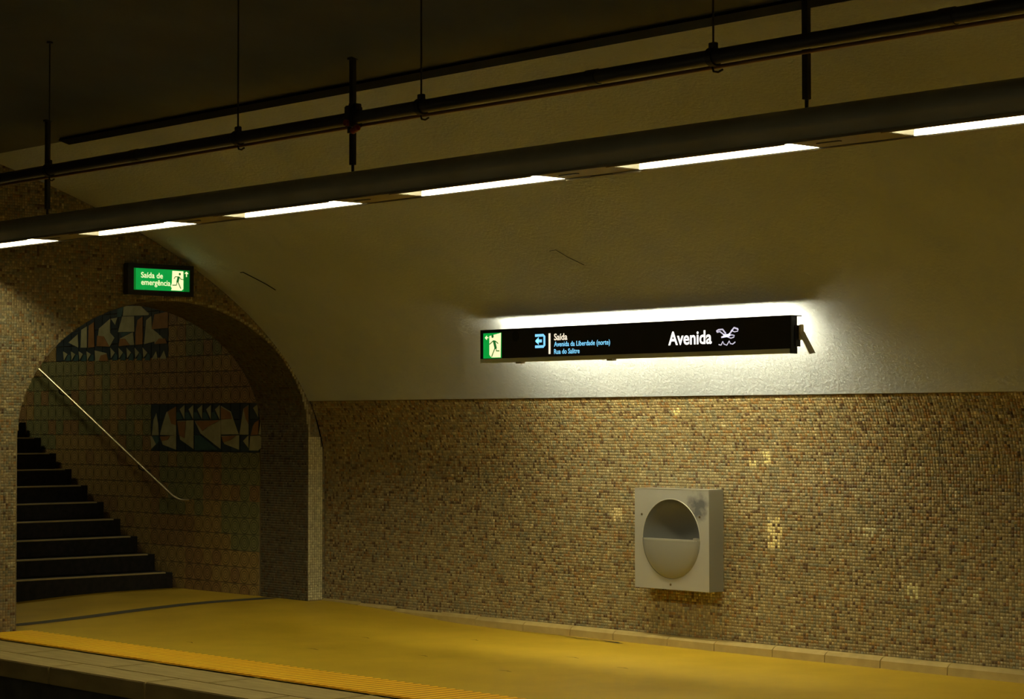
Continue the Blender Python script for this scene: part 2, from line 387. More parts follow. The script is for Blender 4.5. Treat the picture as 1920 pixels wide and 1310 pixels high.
# --- skirting under the mosaic
sk = MB(); sk.box(X0, X1, 11.70, 11.74, -0.05, 0.06)
skirt = structure(sk.build('baseboard_rear', M['grout']), 'low stone skirting at the foot of the mosaic wall', 'skirting')
xs = [X0]
while xs[-1] < X1: xs.append(xs[-1] + (0.46 + 0.22 * random.random()))
for a, b in zip(xs[:-1], xs[1:]):
    m = (a + b) / 2; fz = floor_z(m, 11.6); hi = 0.072 if m > -13.9 else 0.05; pr = 0.055 if m > -13.9 else 0.035
    g = 0.003
    mb = MB(); prof = [(11.71, -0.06), (11.71, hi + fz * 0.55 + 0.006), (11.71 - pr * 0.5, hi + fz * 0.55), (11.71 - pr, hi * 0.72 + fz * 0.55), (11.71 - pr - 0.004, -0.06)]
    mb.prism(prof, lambda y, z, a=a: (a + g, y, z), lambda y, z, b=b: (b - g, y, z))
    mb.build('skirting_tile', M['skirting'], skirt)

# --- rear wall: white plaster vault, mosaic dado below it
ta, tb = t_of_z(DADO_Z), t_of_y(CROWN_Y)
mb = MB()
mb.grid(lambda x, t: (x, *vault_pt(t)), frange(X0, X1, 40), frange(ta, tb, 48))
mb.grid(lambda x, o: (x, *vault_pt(ta, o)), frange(X0, X1, 2), [0.0, 0.05], False)
wall_rear = structure(mb.build('wall_rear', M['plaster']), 'white rough plaster vault wall above the brown mosaic dado', 'wall')

def tesserae(name, C, U, V, Nn, colors, parent, half=0.0103, h=0.0022):
    n = len(C); tops = np.empty((n, 8, 3), np.float32)
    sg = [(-1, -1), (1, -1), (1, 1), (-1, 1)]
    tilt = RNG.normal(0, 0.0006, (n, 4)).astype(np.float32)
    sc = (1 + RNG.normal(0, 0.03, n))[:, None]
    for k, (a, b) in enumerate(sg):
        tops[:, k] = C + (U * a * 0.955 + V * b * 1.02) * half * sc
        tops[:, 4 + k] = C + (U * a * 0.955 + V * b * 1.02) * half * 0.91 * sc + Nn * (h + tilt[:, k:k + 1])
    base = (np.arange(n) * 8)[:, None]
    quads = np.array([[4, 5, 6, 7], [0, 1, 5, 4], [1, 2, 6, 5], [2, 3, 7, 6], [3, 0, 4, 7]])
    F = (base[:, None, :] + quads[None]).reshape(-1)
    me = bpy.data.meshes.new(name)
    me.vertices.add(n * 8); me.vertices.foreach_set('co', tops.reshape(-1))
    nf = n * 5
    me.loops.add(nf * 4); me.loops.foreach_set('vertex_index', F.astype(np.int32))
    me.polygons.add(nf); me.polygons.foreach_set('loop_start', (np.arange(nf) * 4).astype(np.int32))
    try: me.polygons.foreach_set('loop_total', np.full(nf, 4, np.int32))
    except Exception: pass
    ca = me.attributes.new('tint', 'FLOAT_COLOR', 'POINT')
    cc = np.ones((n, 8, 4), np.float32); cc[:, :, :3] = colors[:, None, :]
    ca.data.foreach_set('color', cc.reshape(-1))
    me.update(calc_edges=True); me.validate()
    me.materials.append(M['tess'])
    o = link(name, me, parent); o['kind'] = 'stuff'
    return o

PAL = np.array([(0.385, 0.30, 0.142), (0.31, 0.232, 0.105), (0.265, 0.235, 0.135), (0.325, 0.185, 0.06), (0.145, 0.085, 0.035), (0.50, 0.42, 0.225)]) * 0.90
def colour_grid(nr, nc, w=(0.36, 0.27, 0.15, 0.12, 0.08, 0.02), run=0.16):
    idx = RNG.choice(6, size=(nr, nc), p=w)
    keep = RNG.random((nr, nc)) < run
    for j in range(1, nc): idx[:, j] = np.where(keep[:, j], idx[:, j - 1], idx[:, j])
    keep = RNG.random((nr, nc)) < 0.05
    for i in range(1, nr): idx[i] = np.where(keep[i], idx[i - 1], idx[i])
    return PAL[idx] * (1 + RNG.normal(0, 0.13, (nr, nc, 1)))

P = 0.0221
# dado: rows follow the wall profile (upright, then leaning with the vault)
TX1 = -4.0
OFF = 0.018
prof = [(11.70 + OFF, z) for z in frange(0.05, ZS, 60)] + [vault_pt(t, OFF) for t in frange(0.01, t_of_z(DADO_Z + 0.01), 60)]
prof = np.array(prof); seg = np.hypot(*np.diff(prof, axis=0).T); cum = np.concatenate([[0], np.cumsum(seg)])
nr = int(cum[-1] / P); PX = 0.0232; nc = int((TX1 - X0) / PX)
sv = (np.arange(nr) + 0.5) * P
py, pz = np.interp(sv, cum, prof[:, 0]), np.interp(sv, cum, prof[:, 1])
dy, dz = np.interp(sv + 0.01, cum, prof[:, 0]) - np.interp(sv - 0.01, cum, prof[:, 0]), np.interp(sv + 0.01, cum, prof[:, 1]) - np.interp(sv - 0.01, cum, prof[:, 1])
ln = np.hypot(dy, dz); dy, dz = dy / ln, dz / ln
xc = X0 + (np.arange(nc) + 0.5) * PX
cg = colour_grid(nr, nc)
# groups of paler replacement tesserae, as on the real wall
def patch(x, z, w, h, p=0.8, c=(0.82, 0.68, 0.30)):
    for i in range(nr):
        for j in range(max(0, int((x - w / 2 - X0) / PX)), min(nc, int((x + w / 2 - X0) / PX) + 1)):
            if abs(pz[i] - z) < h / 2 and abs(xc[j] - x) < w / 2 and RNG.random() < p: cg[i, j] = np.array(c) * (0.9 + 0.2 * RNG.random())
patch(-10.30, 0.865, 0.145, 0.23, 0.66); patch(-11.90, 0.938, 0.12, 0.11, 0.55, (0.70, 0.57, 0.28)); patch(-10.37, 1.40, 0.07, 0.075, 0.85); patch(-9.09, 0.535, 0.09, 0.11, 0.6, (0.66, 0.60, 0.30))
patch(-8.57, 0.55, 0.07, 0.07, 0.5, (0.66, 0.60, 0.30)); patch(-10.50, 1.36, 0.05, 0.04, 0.9); patch(-9.45, 0.90, 0.22, 0.06, 0.35, (0.62, 0.58, 0.36)); patch(-11.15, 1.72, 0.06, 0.06, 0.5)
XX, _ = np.meshgrid(xc, sv); n = XX.size
C = np.stack([XX.ravel(), np.repeat(py, nc), np.repeat(pz, nc)], 1) + RNG.normal(0, 1, (n, 3)) * np.array([0.0008, 0.0005, 0.0008])
U = np.tile([1.0, 0, 0], (n, 1)); V = np.stack([np.zeros(n), np.repeat(dy, nc), np.repeat(dz, nc)], 1)
NN = np.stack([np.zeros(n), -np.repeat(dz, nc), np.repeat(dy, nc)], 1)
tesserae('mosaic_tesserae', C, U, V, NN, cg.reshape(-1, 3), wall_rear)
mb = MB()
mb.grid(lambda x, k: (x, *prof[k]), frange(X0, TX1, 2), range(len(prof)))
mb.build('dado_bed', M['grout'], wall_rear)
mb = MB()
mb.grid(lambda x, k: (x, prof[k][0] - 0.004, prof[k][1]), frange(TX1, X1, 2), range(len(prof)))
mb.build('dado_continuation', M['far_mosaic'], wall_rear)
# hairline joints in the mosaic
ribbon([(-8.80, 1.66), (-8.86, 1.35), (-8.84, 1.18)], 0.004, lambda a, b: (a, 11.70 + OFF - 0.0056 if b < ZS else vault_pt(t_of_z(b), OFF - 0.0056)[0], b)).build('mosaic_crack', M['crack'], wall_rear)

# --- end wall with the archway, clad in mosaic
ys = sorted(set(frange(EDGE, 11.74, 60) + [AY - AW, AY + AW] + [AY + AW * math.cos(a) for a in frange(0, math.pi, 60)]))
mb = MB()
for a, b in zip(ys[:-1], ys[1:]):
    m = (a + b) / 2
    inside = abs(m - AY) < AW
    za, zb = (max(arch_z(a), AZ), max(arch_z(b), AZ)) if inside else (-0.1, -0.1)
    ta_, tb_ = (vault_z(a) + 0.03 if a < 11.69 else 1.25), (vault_z(b) + 0.03 if b < 11.69 else 1.25)
    mb.add([(X0, a, za), (X0, b, zb), (X0, b, tb_), (X0, a, ta_)], [(0, 1, 2, 3)])
# reveal (jambs and intrados)
rev = [(AY + AW, -0.05), (AY + AW, AZ)] + [(AY + AW * math.cos(a), AZ + AR * math.sin(a)) for a in frange(0, math.pi, 50)[1:-1]] + [(AY - AW, AZ), (AY - AW, -0.05)]
mb.grid(lambda x, k: (x, *rev[k]), [X0, X0 - REV], range(len(rev)))
mb.add([(X0, EDGE, -1.1), (X0 - 25, EDGE, -1.1), (X0 - 25, EDGE, 4.3), (X0, EDGE, 4.3)], [(0, 1, 2, 3)])
wall_end = structure(mb.build('wall_end', M['grout']), 'mosaic-clad end wall of the platform with the wide archway', 'wall')
# tesserae of the face
gy = np.arange(EDGE + P / 2, 11.70, P); gz = np.arange(P / 2, 4.0, P)
keep = []
for i, z in enumerate(gz):
    for j, y in enumerate(gy):
        if z > vault_z(y) - 0.006 and z > ZS: continue
        if z < ZS and y > 11.70: continue
        if abs(y - AY) < AW + 0.008 and z < max(arch_z(min(max(y, AY - AW * 0.9999), AY + AW * 0.9999)), AZ) + 0.010: continue
        if z < floor_z(X0, y) + 0.01: continue
        keep.append((i, j))
keep = np.array(keep); cgE = colour_grid(len(gz), len(gy), (0.34, 0.28, 0.26, 0.06, 0.04, 0.02), 0.2)
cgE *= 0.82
pale = np.array((0.60, 0.53, 0.30))
for i, j in keep:                              # paler border tesserae along the arch edge
    dd = gy[j] - AY - AW if gz[i] < AZ else abs(math.hypot((gy[j] - AY) / AW, (gz[i] - AZ) / AR) - 1) * 1.2
    if (gz[i] < AZ and 0 <= dd < 0.15) or (gz[i] >= AZ and gy[j] > AY and dd < 0.03): cgE[i, j] = pale * (0.8 + 0.35 * RNG.random()) * (1.0 if gz[i] < AZ else 0.7)
C = np.stack([np.full(len(keep), X0), gy[keep[:, 1]], gz[keep[:, 0]]], 1) + RNG.normal(0, 0.0005, (len(keep), 3))
n = len(keep)
tesserae('mosaic_tesserae', C, np.tile([0, 1.0, 0], (n, 1)), np.tile([0, 0, 1.0], (n, 1)), np.tile([1.0, 0, 0], (n, 1)), cgE[keep[:, 0], keep[:, 1]], wall_end)
# tesserae of the reveal, palette darkened to carry its shade
rp = np.array(rev); cr_ = np.concatenate([[0], np.cumsum(np.hypot(*np.diff(rp, axis=0).T))])
sr = np.arange(P / 2, cr_[-1], P); ry, rz = np.interp(sr, cr_, rp[:, 0]), np.interp(sr, cr_, rp[:, 1])
ey, ez = np.interp(sr + 0.012, cr_, rp[:, 0]) - np.interp(sr - 0.012, cr_, rp[:, 0]), np.interp(sr + 0.012, cr_, rp[:, 1]) - np.interp(sr - 0.012, cr_, rp[:, 1])
el = np.hypot(ey, ez); ey, ez = ey / el, ez / el
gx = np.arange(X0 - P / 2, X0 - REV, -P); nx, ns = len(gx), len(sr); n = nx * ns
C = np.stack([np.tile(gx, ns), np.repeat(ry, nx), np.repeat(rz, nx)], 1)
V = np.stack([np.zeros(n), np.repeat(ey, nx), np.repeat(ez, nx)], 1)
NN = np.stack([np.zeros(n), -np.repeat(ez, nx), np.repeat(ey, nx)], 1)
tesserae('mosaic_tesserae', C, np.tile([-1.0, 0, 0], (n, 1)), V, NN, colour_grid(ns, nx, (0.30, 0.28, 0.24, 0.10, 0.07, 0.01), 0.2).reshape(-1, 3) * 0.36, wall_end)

# --- dark crown of the vault, its black edge strip, near side of the tunnel, track pit
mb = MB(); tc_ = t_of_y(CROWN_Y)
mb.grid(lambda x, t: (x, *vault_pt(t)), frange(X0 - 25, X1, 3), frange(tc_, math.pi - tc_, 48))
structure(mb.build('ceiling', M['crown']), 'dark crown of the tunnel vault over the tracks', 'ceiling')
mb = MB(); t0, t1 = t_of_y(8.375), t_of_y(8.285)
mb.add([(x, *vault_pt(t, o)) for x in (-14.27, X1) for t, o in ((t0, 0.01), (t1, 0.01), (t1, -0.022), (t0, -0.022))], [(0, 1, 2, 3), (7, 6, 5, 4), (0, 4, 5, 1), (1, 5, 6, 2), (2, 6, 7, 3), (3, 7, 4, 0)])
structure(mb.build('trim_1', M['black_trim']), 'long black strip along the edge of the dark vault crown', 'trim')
mb = MB(); mb.grid(lambda x, t: (x, *vault_pt(t)), frange(X0, X1, 3), frange(math.pi - tc_, math.pi - t_of_z(DADO_Z), 30))
wall_near = structure(mb.build('wall_near', M['plaster']), 'white plaster vault wall of the near platform, behind the viewer', 'wall')
mb = MB(); mb.grid(lambda x, k: (x, 2 * CY - prof[k][0], prof[k][1]), [X0, X1], range(len(prof))); mb.build('dado', M['far_mosaic'], wall_near)
mb = MB(); mb.add([(X0, -3.4, -0.05), (X0, 0.8, -0.05), (X0, 0.8, 3.9), (X0, -3.4, 3.9)], [(0, 1, 2, 3)])
mb.add([(X0, 0.8, -1.1), (X0 - 25, 0.8, -1.1), (X0 - 25, 0.8, 4.3), (X0, 0.8, 4.3)], [(0, 1, 2, 3)])
structure(mb.build('wall_end_near', M['far_mosaic']), 'end wall of the near platform', 'wall')
mb = MB(); mb.box(X0, X1, -3.4, 0.8, -0.3, 0.0); mb.box(X0, X1, 0.7, 0.8, -1.1, -0.3)
structure(mb.build('floor_near', noise_mat('near_floor', (0.34, 0.32, 0.27), (0.42, 0.40, 0.34), 2, 0.6)), 'concrete floor of the near platform at the viewer\'s feet', 'floor')
mb = MB(); mb.box(X0 - 25, X1, 0.8, EDGE + 0.06, -1.25, -1.1)
structure(mb.build('floor_track', M['pit']), 'dark track bed between the platforms', 'track bed')

# ------------------------------------------------------------------ stair hall behind the archway
SW = 11.545                                    # face of the tiled wall bed
XB = -24.5
mb = MB(); mb.add([(X0 - REV, SW, -0.05), (XB, SW, -0.05), (XB, SW, 6.6), (X0 - REV, SW, 3.3)], [(0, 1, 2, 3)])
wall_stair = structure(mb.build('wall_stair', M['grout']), 'stair hall wall of ringed ochre tiles with two blue and cream picture bands', 'wall')
mb = MB(); mb.add([(X0 - REV, 8.66, -0.05), (XB, 8.66, -0.05), (XB, 8.66, 6.6), (X0 - REV, 8.66, 3.3)], [(3, 2, 1, 0)])
structure(mb.build('wall_stair_left', M['far_mosaic']), 'hidden left wall of the stair hall', 'wall')
mb = MB(); mb.add([(XB, 8.6, -0.05), (XB, 11.6, -0.05), (XB, 11.6, 6.6), (XB, 8.6, 6.6)], [(0, 1, 2, 3)])
structure(mb.build('wall_stair_back', M['far_mosaic']), 'hidden back wall closing the stair hall', 'wall')
mb = MB(); mb.add([(X0 - REV, 8.6, 3.3), (XB, 8.6, 6.6), (XB, 11.6, 6.6), (X0 - REV, 11.6, 3.3)], [(0, 1, 2, 3)])
mb.add([(X0 - REV - 0.002, 8.6, 2.7), (X0 - REV - 0.002, 11.6, 2.7), (X0 - REV - 0.002, 11.6, 3.35), (X0 - REV - 0.002, 8.6, 3.35)], [(0, 1, 2, 3)])
structure(mb.build('ceiling_stair', M['dark_void']), 'sloping ceiling of the stair hall', 'ceiling')

TS = 0.15; TX, TZ = -16.32, 0.03
def stair_top(x): return 0.08 + (0 if x > -17.68 else 0.158 * (math.floor((-17.68 - x) / 0.31) + 1))
def tile_mesh(k):
    b_ = MB(); h = 0.0735; c = 0.003
    b_.add([(-h, 0.03, -h), (h, 0.03, -h), (h, 0.03, h), (-h, 0.03, h), (-h + c, 0.02, -h + c), (h - c, 0.02, -h + c), (h - c, 0.02, h - c), (-h + c, 0.02, h - c)],
           [(4, 5, 6, 7), (0, 1, 5, 4), (1, 2, 6, 5), (2, 3, 7, 6), (3, 0, 4, 7)])
    me = b_.mesh('tile', TILE_MATS[k]); uv = me.uv_layers.new(name='UVMap')
    for lp in me.loops: co = me.vertices[lp.vertex_index].co; uv.data[lp.index].uv = (co.x / 0.15 + 0.5, co.z / 0.15 + 0.5)
    return me
TM = [tile_mesh(k) for k in range(4)]
cells = []
grp = {}
for i in range(-1, 34):
    for j in range(0, 27):
        cx, cz = TX - (i + 0.5) * TS, TZ + (j + 0.5) * TS
        if cz + 0.075 < stair_top(cx + 0.075) or cz > 3.3 + (X0 - REV - cx) * 0.401 - 0.1: continue
        if cx > X0 - REV - 0.05: continue
        band = (-18.13 < cx and 1.38 < cz < 1.83) or (-19.93 < cx < -17.80 and 2.28 < cz < 2.88)
        g = grp.setdefault((i // 4, j // 3), random.choices((0, 1, 2), (0.5, 0.33, 0.17))[0])
        if (-19.9 < cx < -18.9 and 1.5 < cz < 2.28) or (-17.9 < cx < -17.2 and 0.75 < cz < 1.36): g = 2
        k = 3 if band else (g if random.random() < 0.75 else random.choice((0, 1)))
        d = Vector((cx, SW, cz)) - EYE
        cells.append((d.length, cx, cz, k))
cells.sort()
Y_T = SW - 0.03
rest = MB(); rest_uv = {k: MB() for k in range(4)}
for q, (_, cx, cz, k) in enumerate(cells):
    if q < 225:
        o = link('tile', TM[k], wall_stair); o.location = (cx, Y_T, cz)
    else:
        me = TM[k]; rest_uv[k].add([(v.co.x + cx, v.co.y + Y_T, v.co.z + cz) for v in me.vertices], [tuple(p.vertices) for p in me.polygons])
allr = MB(); mids = []
for k in range(4): allr.add(rest_uv[k].v, rest_uv[k].f); mids += [k] * len(rest_uv[k].f)
me = allr.mesh('tile_field', None)
for k in range(4): me.materials.append(TILE_MATS[k])
me.polygons.foreach_set('material_index', mids)
uv = me.uv_layers.new(name='UVMap')
for lp in me.loops:
    co = me.vertices[lp.vertex_index].co; vi = lp.vertex_index % 8
    h = 0.0735 if vi < 4 else 0.0705; sg = [(-1, -1), (1, -1), (1, 1), (-1, 1)][vi % 4]
    uv.data[lp.index].uv = (0.5 + sg[0] * h / 0.15, 0.5 + sg[1] * h / 0.15)
tag(link('tile_field', me, wall_stair), kind='stuff')
for q, (c, pl) in enumerate(INLAY):
    d = 0.0015 + 0.00003 * q + (0.0025 if c == 'rust' else 0.0)
    mb = MB(); mb.prism(pl[::-1] if sum(a[0] * b[1] - b[0] * a[1] for a, b in zip(pl, pl[1:] + pl[:1])) > 0 else pl, lambda x, z: (x, Y_T + 0.0205, z), lambda x, z, d=d: (x, Y_T + 0.02 - d, z))
    mb.build('inlay_tile', M[c], wall_stair)

st = empty('staircase', (-17.68, 10.1, 0.08), 'dark stone staircase with pale nosings rising behind the archway', 'staircase')
me_step = None
for i in range(17):
    x = -17.68 - 0.31 * i; z = 0.08 + 0.158 * (i + 1)
    mb = MB(); mb.box(x - (0.31 if i < 16 else 1.8), x, 8.68, 11.5, z - 0.158 - (0.0 if i else 0.08), z - 0.004)
    s_ = mb.build('step', M['step'], st)
    mb = MB(); mb.box(x - 0.045, x + 0.006, 8.69, 11.42, z - 0.012, z); mb.build('nosing', M['nosing'], s_)

rl = empty('handrail', (-17.38, 11.40, 0.93), 'slim polished handrail sloping up the tiled stair wall', 'handrail')
path = [(-17.30, 11.44, 0.925), (-17.36, 11.40, 0.925), (-17.42, 11.39, 0.935), (-17.50, 11.385, 0.965), (-18.5, 11.385, 1.46), (-19.97, 11.385, 2.19), (-22.9, 11.385, 3.64)]
MB().tube(path, 0.0115, 12).build('rail', M['rail'], rl)
for x in (-18.1, -19.6, -21.1, -22.5):
    z = 0.965 + (-17.5 - x) * 0.4955
    MB().tube([(x, 11.385, z - 0.012), (x, 11.39, z - 0.05), (x, 11.43, z - 0.07), (x, 11.52, z - 0.07)], 0.006, 8).build('rail_bracket', M['steel'], rl)

sl = empty('stair_fill', (-21.3, 10.1, 5.2), 'added lamp out of sight above the steps, brightening the stair hall', 'lamp')  # unseen lamp added to brighten the stair tiles and handrail
MB().bevel_box(-21.9, -20.7, 9.98, 10.22, 4.86, 5.0, 0.01).build('housing', M['trough'], sl)
MB().box(-21.87, -20.73, 10.0, 10.2, 4.845, 4.862).build('diffuser', mat('stair_fill_panel', (0.8, 0.8, 0.7), 0.4, emit=LAMP_COLOR, estr=STAIR_FILL_STRENGTH), sl)

# ------------------------------------------------------------------ yellow tactile strip
tz = 0.0
ts = empty('tactile_strip', (-10.0, 8.545, 0.0), 'ribbed yellow warning strip along the platform edge', 'tactile strip')
MB().box(X0, X1, 8.30, 8.79, -0.01, 0.006).build('mat', noise_mat('yellow_shaded_groove', (0.62, 0.28, 0.002), (0.72, 0.33, 0.003), 5, 0.6), ts)  # darker than the ribs, groove shade put into the colour
me_rib = MB().prism([(-0.015, 0.005), (0.015, 0.005), (0.010, 0.0092), (-0.010, 0.0092)], lambda x, z: (x, -0.243, z), lambda x, z: (x, 0.243, z)).mesh('rib', M['yellow'])
for i in range(150):
    o = link('rib', me_rib, ts); o.location = (-15.52 + 0.082 * i, 8.545, 0)

# ------------------------------------------------------------------ lamp troughs
def trough(cy, name_label, mirror):
    t = empty('lighting_trough', (-8.0, cy, 2.97), name_label, 'light fixture')
    s = -1 if mirror else 1
    a, b = X0 + 0.01, X1 - 0.5
    n = 20; hw = 0.17
    outer = [(-0.182 * math.cos(u), 0.085 + 0.090 * math.sin(u)) for u in frange(-0.55, math.pi + 0.55, n)]
    outer = [(-0.140, -0.004)] + outer + [(0.140, -0.004)]
    inner = [(0.132, -0.004)] + [(y * 0.92, z * 0.95) for y, z in outer[1:-1][::-1]] + [(-0.132, -0.004)]
    ring = outer + inner
    mb = MB(); nn = len(ring)
    mb.add([(x, cy + s * y, 2.97 + z) for x in (a, b) for y, z in ring], [(i, (i + 1) % nn, nn + (i + 1) % nn, nn + i) for i in range(nn)], True)
    mb.add([(x, cy + s * y, 2.97 + z) for x in (a, b) for y, z in outer], [tuple(range(len(outer))), tuple(range(2 * len(outer) - 1, len(outer) - 1, -1))])
    mb.build('shell', M['trough'], t)
    def bar(nm, x0, x1, y0, y1, z0, z1, m_, par):
        return MB().box(x0, x1, cy + min(s * y0, s * y1), cy + max(s * y0, s * y1), 2.97 + z0, 2.97 + z1).build(nm, m_, par)
    bar('edge_rail', a, b, -0.146, -0.131, -0.004, 0.008, M['panel'], t)
    bar('edge_rail', a, b, 0.131, 0.146, -0.004, 0.008, M['panel'], t)
    bar('baffle', a, b, -0.130, -0.126, 0.0, 0.125, M['baffle'], t)
    bar('baffle', a, b, 0.126, 0.130, 0.0, 0.125, M['baffle'], t)
    bar('gear_tray', a, b, -0.126, 0.126, 0.121, 0.126, M['baffle'], t)
    x = -15.22; L = 1.21; pitch = 1.79; k = 0
    while x + L < b:
        df = bar('glowing_reflector', x + 0.06, x + L, 0.112, 0.125, 0.001, 0.075, M['lens'], t)
        bar('glowing_reflector_end', x, x + 0.06, 0.112, 0.125, 0.001, 0.075, M['glow_end'], df)
        bar('lens_frame', x, x + L, -0.130, -0.124, -0.008, 0.002, M['orange_edge'], t)
        MB().cyl((x + 0.05, cy, 3.043), (x + L - 0.04, cy, 3.043), 0.016, 10).build('tube_lamp', M['tube'], t)
        p0, p1 = x + L + 0.004, min(x + pitch - 0.004, b)
        cp = MB().bevel_box(p0, p1, cy - 0.125, cy + 0.125, 2.972, 2.985, 0.002).build('cover_panel', M['panel'], t)
        bar('slot_end', p0 - 0.004, p0 + 0.002, -0.125, 0.111, 0.004, 0.12, M['baffle'], t)
        bar('slot_end', p1 - 0.002, p1 + 0.003, -0.125, 0.111, 0.004, 0.12, M['baffle'], t)
        MB().box(p0 + 0.10, p0 + 0.24, cy - 0.02, cy + 0.0, 2.968, 2.973).build('latch', M['steel'], cp)
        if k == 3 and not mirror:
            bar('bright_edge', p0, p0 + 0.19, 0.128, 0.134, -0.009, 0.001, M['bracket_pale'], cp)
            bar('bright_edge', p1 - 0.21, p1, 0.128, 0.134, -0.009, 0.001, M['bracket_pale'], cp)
        x += pitch; k += 1
    return t
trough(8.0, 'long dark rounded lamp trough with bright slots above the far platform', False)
trough(0.4, 'matching long lamp trough above the near platform, out of view', True)

# struts that carry the trough, each hung from the vault
names = ['leftmost dark strut holding the lamp trough, by the frame\'s left edge', 'dark strut with a red-knobbed clamp beside it, holding the lamp trough', 'rightmost short-looking dark strut holding the lamp trough']
zt = vault_z(8.0)
for i, x in enumerate((-13.95, -10.36, -6.82)):
    lab = names[i]
    s_ = empty('hanger_strut', (x, 8.0, 3.15), lab, 'strut', 'struts of the lamp trough')
    MB().bevel_box(x - 0.017, x + 0.017, 7.985, 8.015, 3.19, zt + 0.03, 0.002).build('channel', M['steel'], s_)
    MB().cyl((x, 8.0, 3.146), (x, 8.0, 3.20), 0.009, 10).build('threaded_rod', M['steel'], s_)
    MB().bevel_box(x - 0.024, x + 0.024, 7.975, 8.025, zt - 0.008, zt + 0.02, 0.002).build('top_plate', M['steel'], s_)

# ------------------------------------------------------------------ pipes
PY, PZ = 6.95, 3.232
pp = empty('main_pipe', (-9.0, PY, PZ), 'thick dark pipe slung under the vault above the lamp trough', 'pipe')
MB().tube([(x, PY, PZ) for x in frange(X0 - 6, X1, 12)], 0.033, 20).build('pipe_run', M['pipe'], pp)
for x in (-13.4, -11.1, -7.2, -5.2):
    MB().tube([(x - 0.035, PY, PZ), (x + 0.035, PY, PZ)], 0.0365, 20).build('coupling', M['pipe'], pp)
cp = empty('copper_pipe', (-9.0, PY + 0.058, PZ - 0.034), 'thin reddish pipe running just under the thick pipe', 'pipe')
MB().tube([(x, PY + 0.058, PZ - 0.034 + 0.002 * math.sin(x * 1.9)) for x in frange(X0 - 6, X1, 60)], 0.009, 10).build('pipe_run', M['copper'], cp)
hl = ['first thin rod with a pipe clamp, from the left edge', 'second thin rod with a pipe clamp, left of the red-knobbed clamp', 'third thin rod with a pipe clamp, right of the red-knobbed clamp', 'fourth thin rod with a pipe clamp, near the top right']
for i, x in enumerate((-12.10, -10.04, -8.44, -6.45)):
    lab = hl[i]
    h_ = empty('pipe_hanger', (x, PY, PZ), lab, 'pipe hanger', 'rod hangers of the thick pipe')
    ztop = vault_z(PY)
    MB().cyl((x, PY, PZ + 0.04), (x, PY, ztop + 0.01), 0.0048, 8).build('rod', M['steel'], h_)
    MB().cyl((x, PY, ztop - 0.012), (x, PY, ztop + 0.01), 0.02, 12).build('ceiling_flange', M['steel'], h_)
    ring = [(x, PY + 0.040 * math.cos(a), PZ + 0.042 * math.sin(a)) for a in frange(0, 2 * math.pi, 25)[:-1]]
    mb = MB()
    mb.add([(x + sx, PY + r * math.cos(a), PZ + r * math.sin(a)) for a in frange(0, 2 * math.pi, 25)[:-1] for sx, r in ((-0.016, 0.034), (0.016, 0.034), (0.016, 0.042), (-0.016, 0.042))],
           [(4 * i_ + k, 4 * ((i_ + 1) % 24) + k, 4 * ((i_ + 1) % 24) + (k + 1) % 4, 4 * i_ + (k + 1) % 4) for i_ in range(24) for k in range(4)])
    mb.build('clamp_ring', M['steel'], h_)
    MB().bevel_box(x - 0.02, x + 0.02, PY - 0.012, PY + 0.012, PZ + 0.036, PZ + 0.062, 0.003).build('clamp_lug', M['steel'], h_)
    MB().tube([(x - 0.018, PY + 0.01, PZ - 0.038), (x - 0.008, PY + 0.01, PZ - 0.062), (x + 0.02, PY + 0.01, PZ - 0.068), (x + 0.045, PY + 0.01, PZ - 0.060)], 0.005, 8).build('lower_hook', M['steel'], h_)
vx = -8.99
mb = MB(); mb.bevel_box(vx - 0.028, vx + 0.028, PY - 0.045, PY + 0.038, PZ - 0.048, PZ + 0.062, 0.006); vc = mb.build('valve', M['steel'], pp)
MB().bevel_box(vx - 0.022, vx + 0.008, PY - 0.02, PY + 0.02, PZ + 0.06, PZ + 0.078, 0.003).build('upper_bolt', M['steel'], vc)
MB().bevel_box(vx + 0.018, vx + 0.04, PY - 0.02, PY + 0.02, PZ + 0.03, PZ + 0.072, 0.003).build('side_bolt', M['steel'], vc)
MB().cyl((vx + 0.004, PY - 0.062, PZ - 0.03), (vx + 0.004, PY - 0.03, PZ - 0.03), 0.017, 14).build('front_knob', M['red'], vc)
MB().cyl((vx + 0.014, PY - 0.02, PZ - 0.072), (vx + 0.06, PY - 0.02, PZ - 0.056), 0.017, 14).build('red_knob', M['red'], vc)
MB().cyl((vx - 0.012, PY - 0.02, PZ - 0.08), (vx - 0.012, PY - 0.02, PZ - 0.04), 0.012, 12).build('lower_bolt', M['steel'], vc)

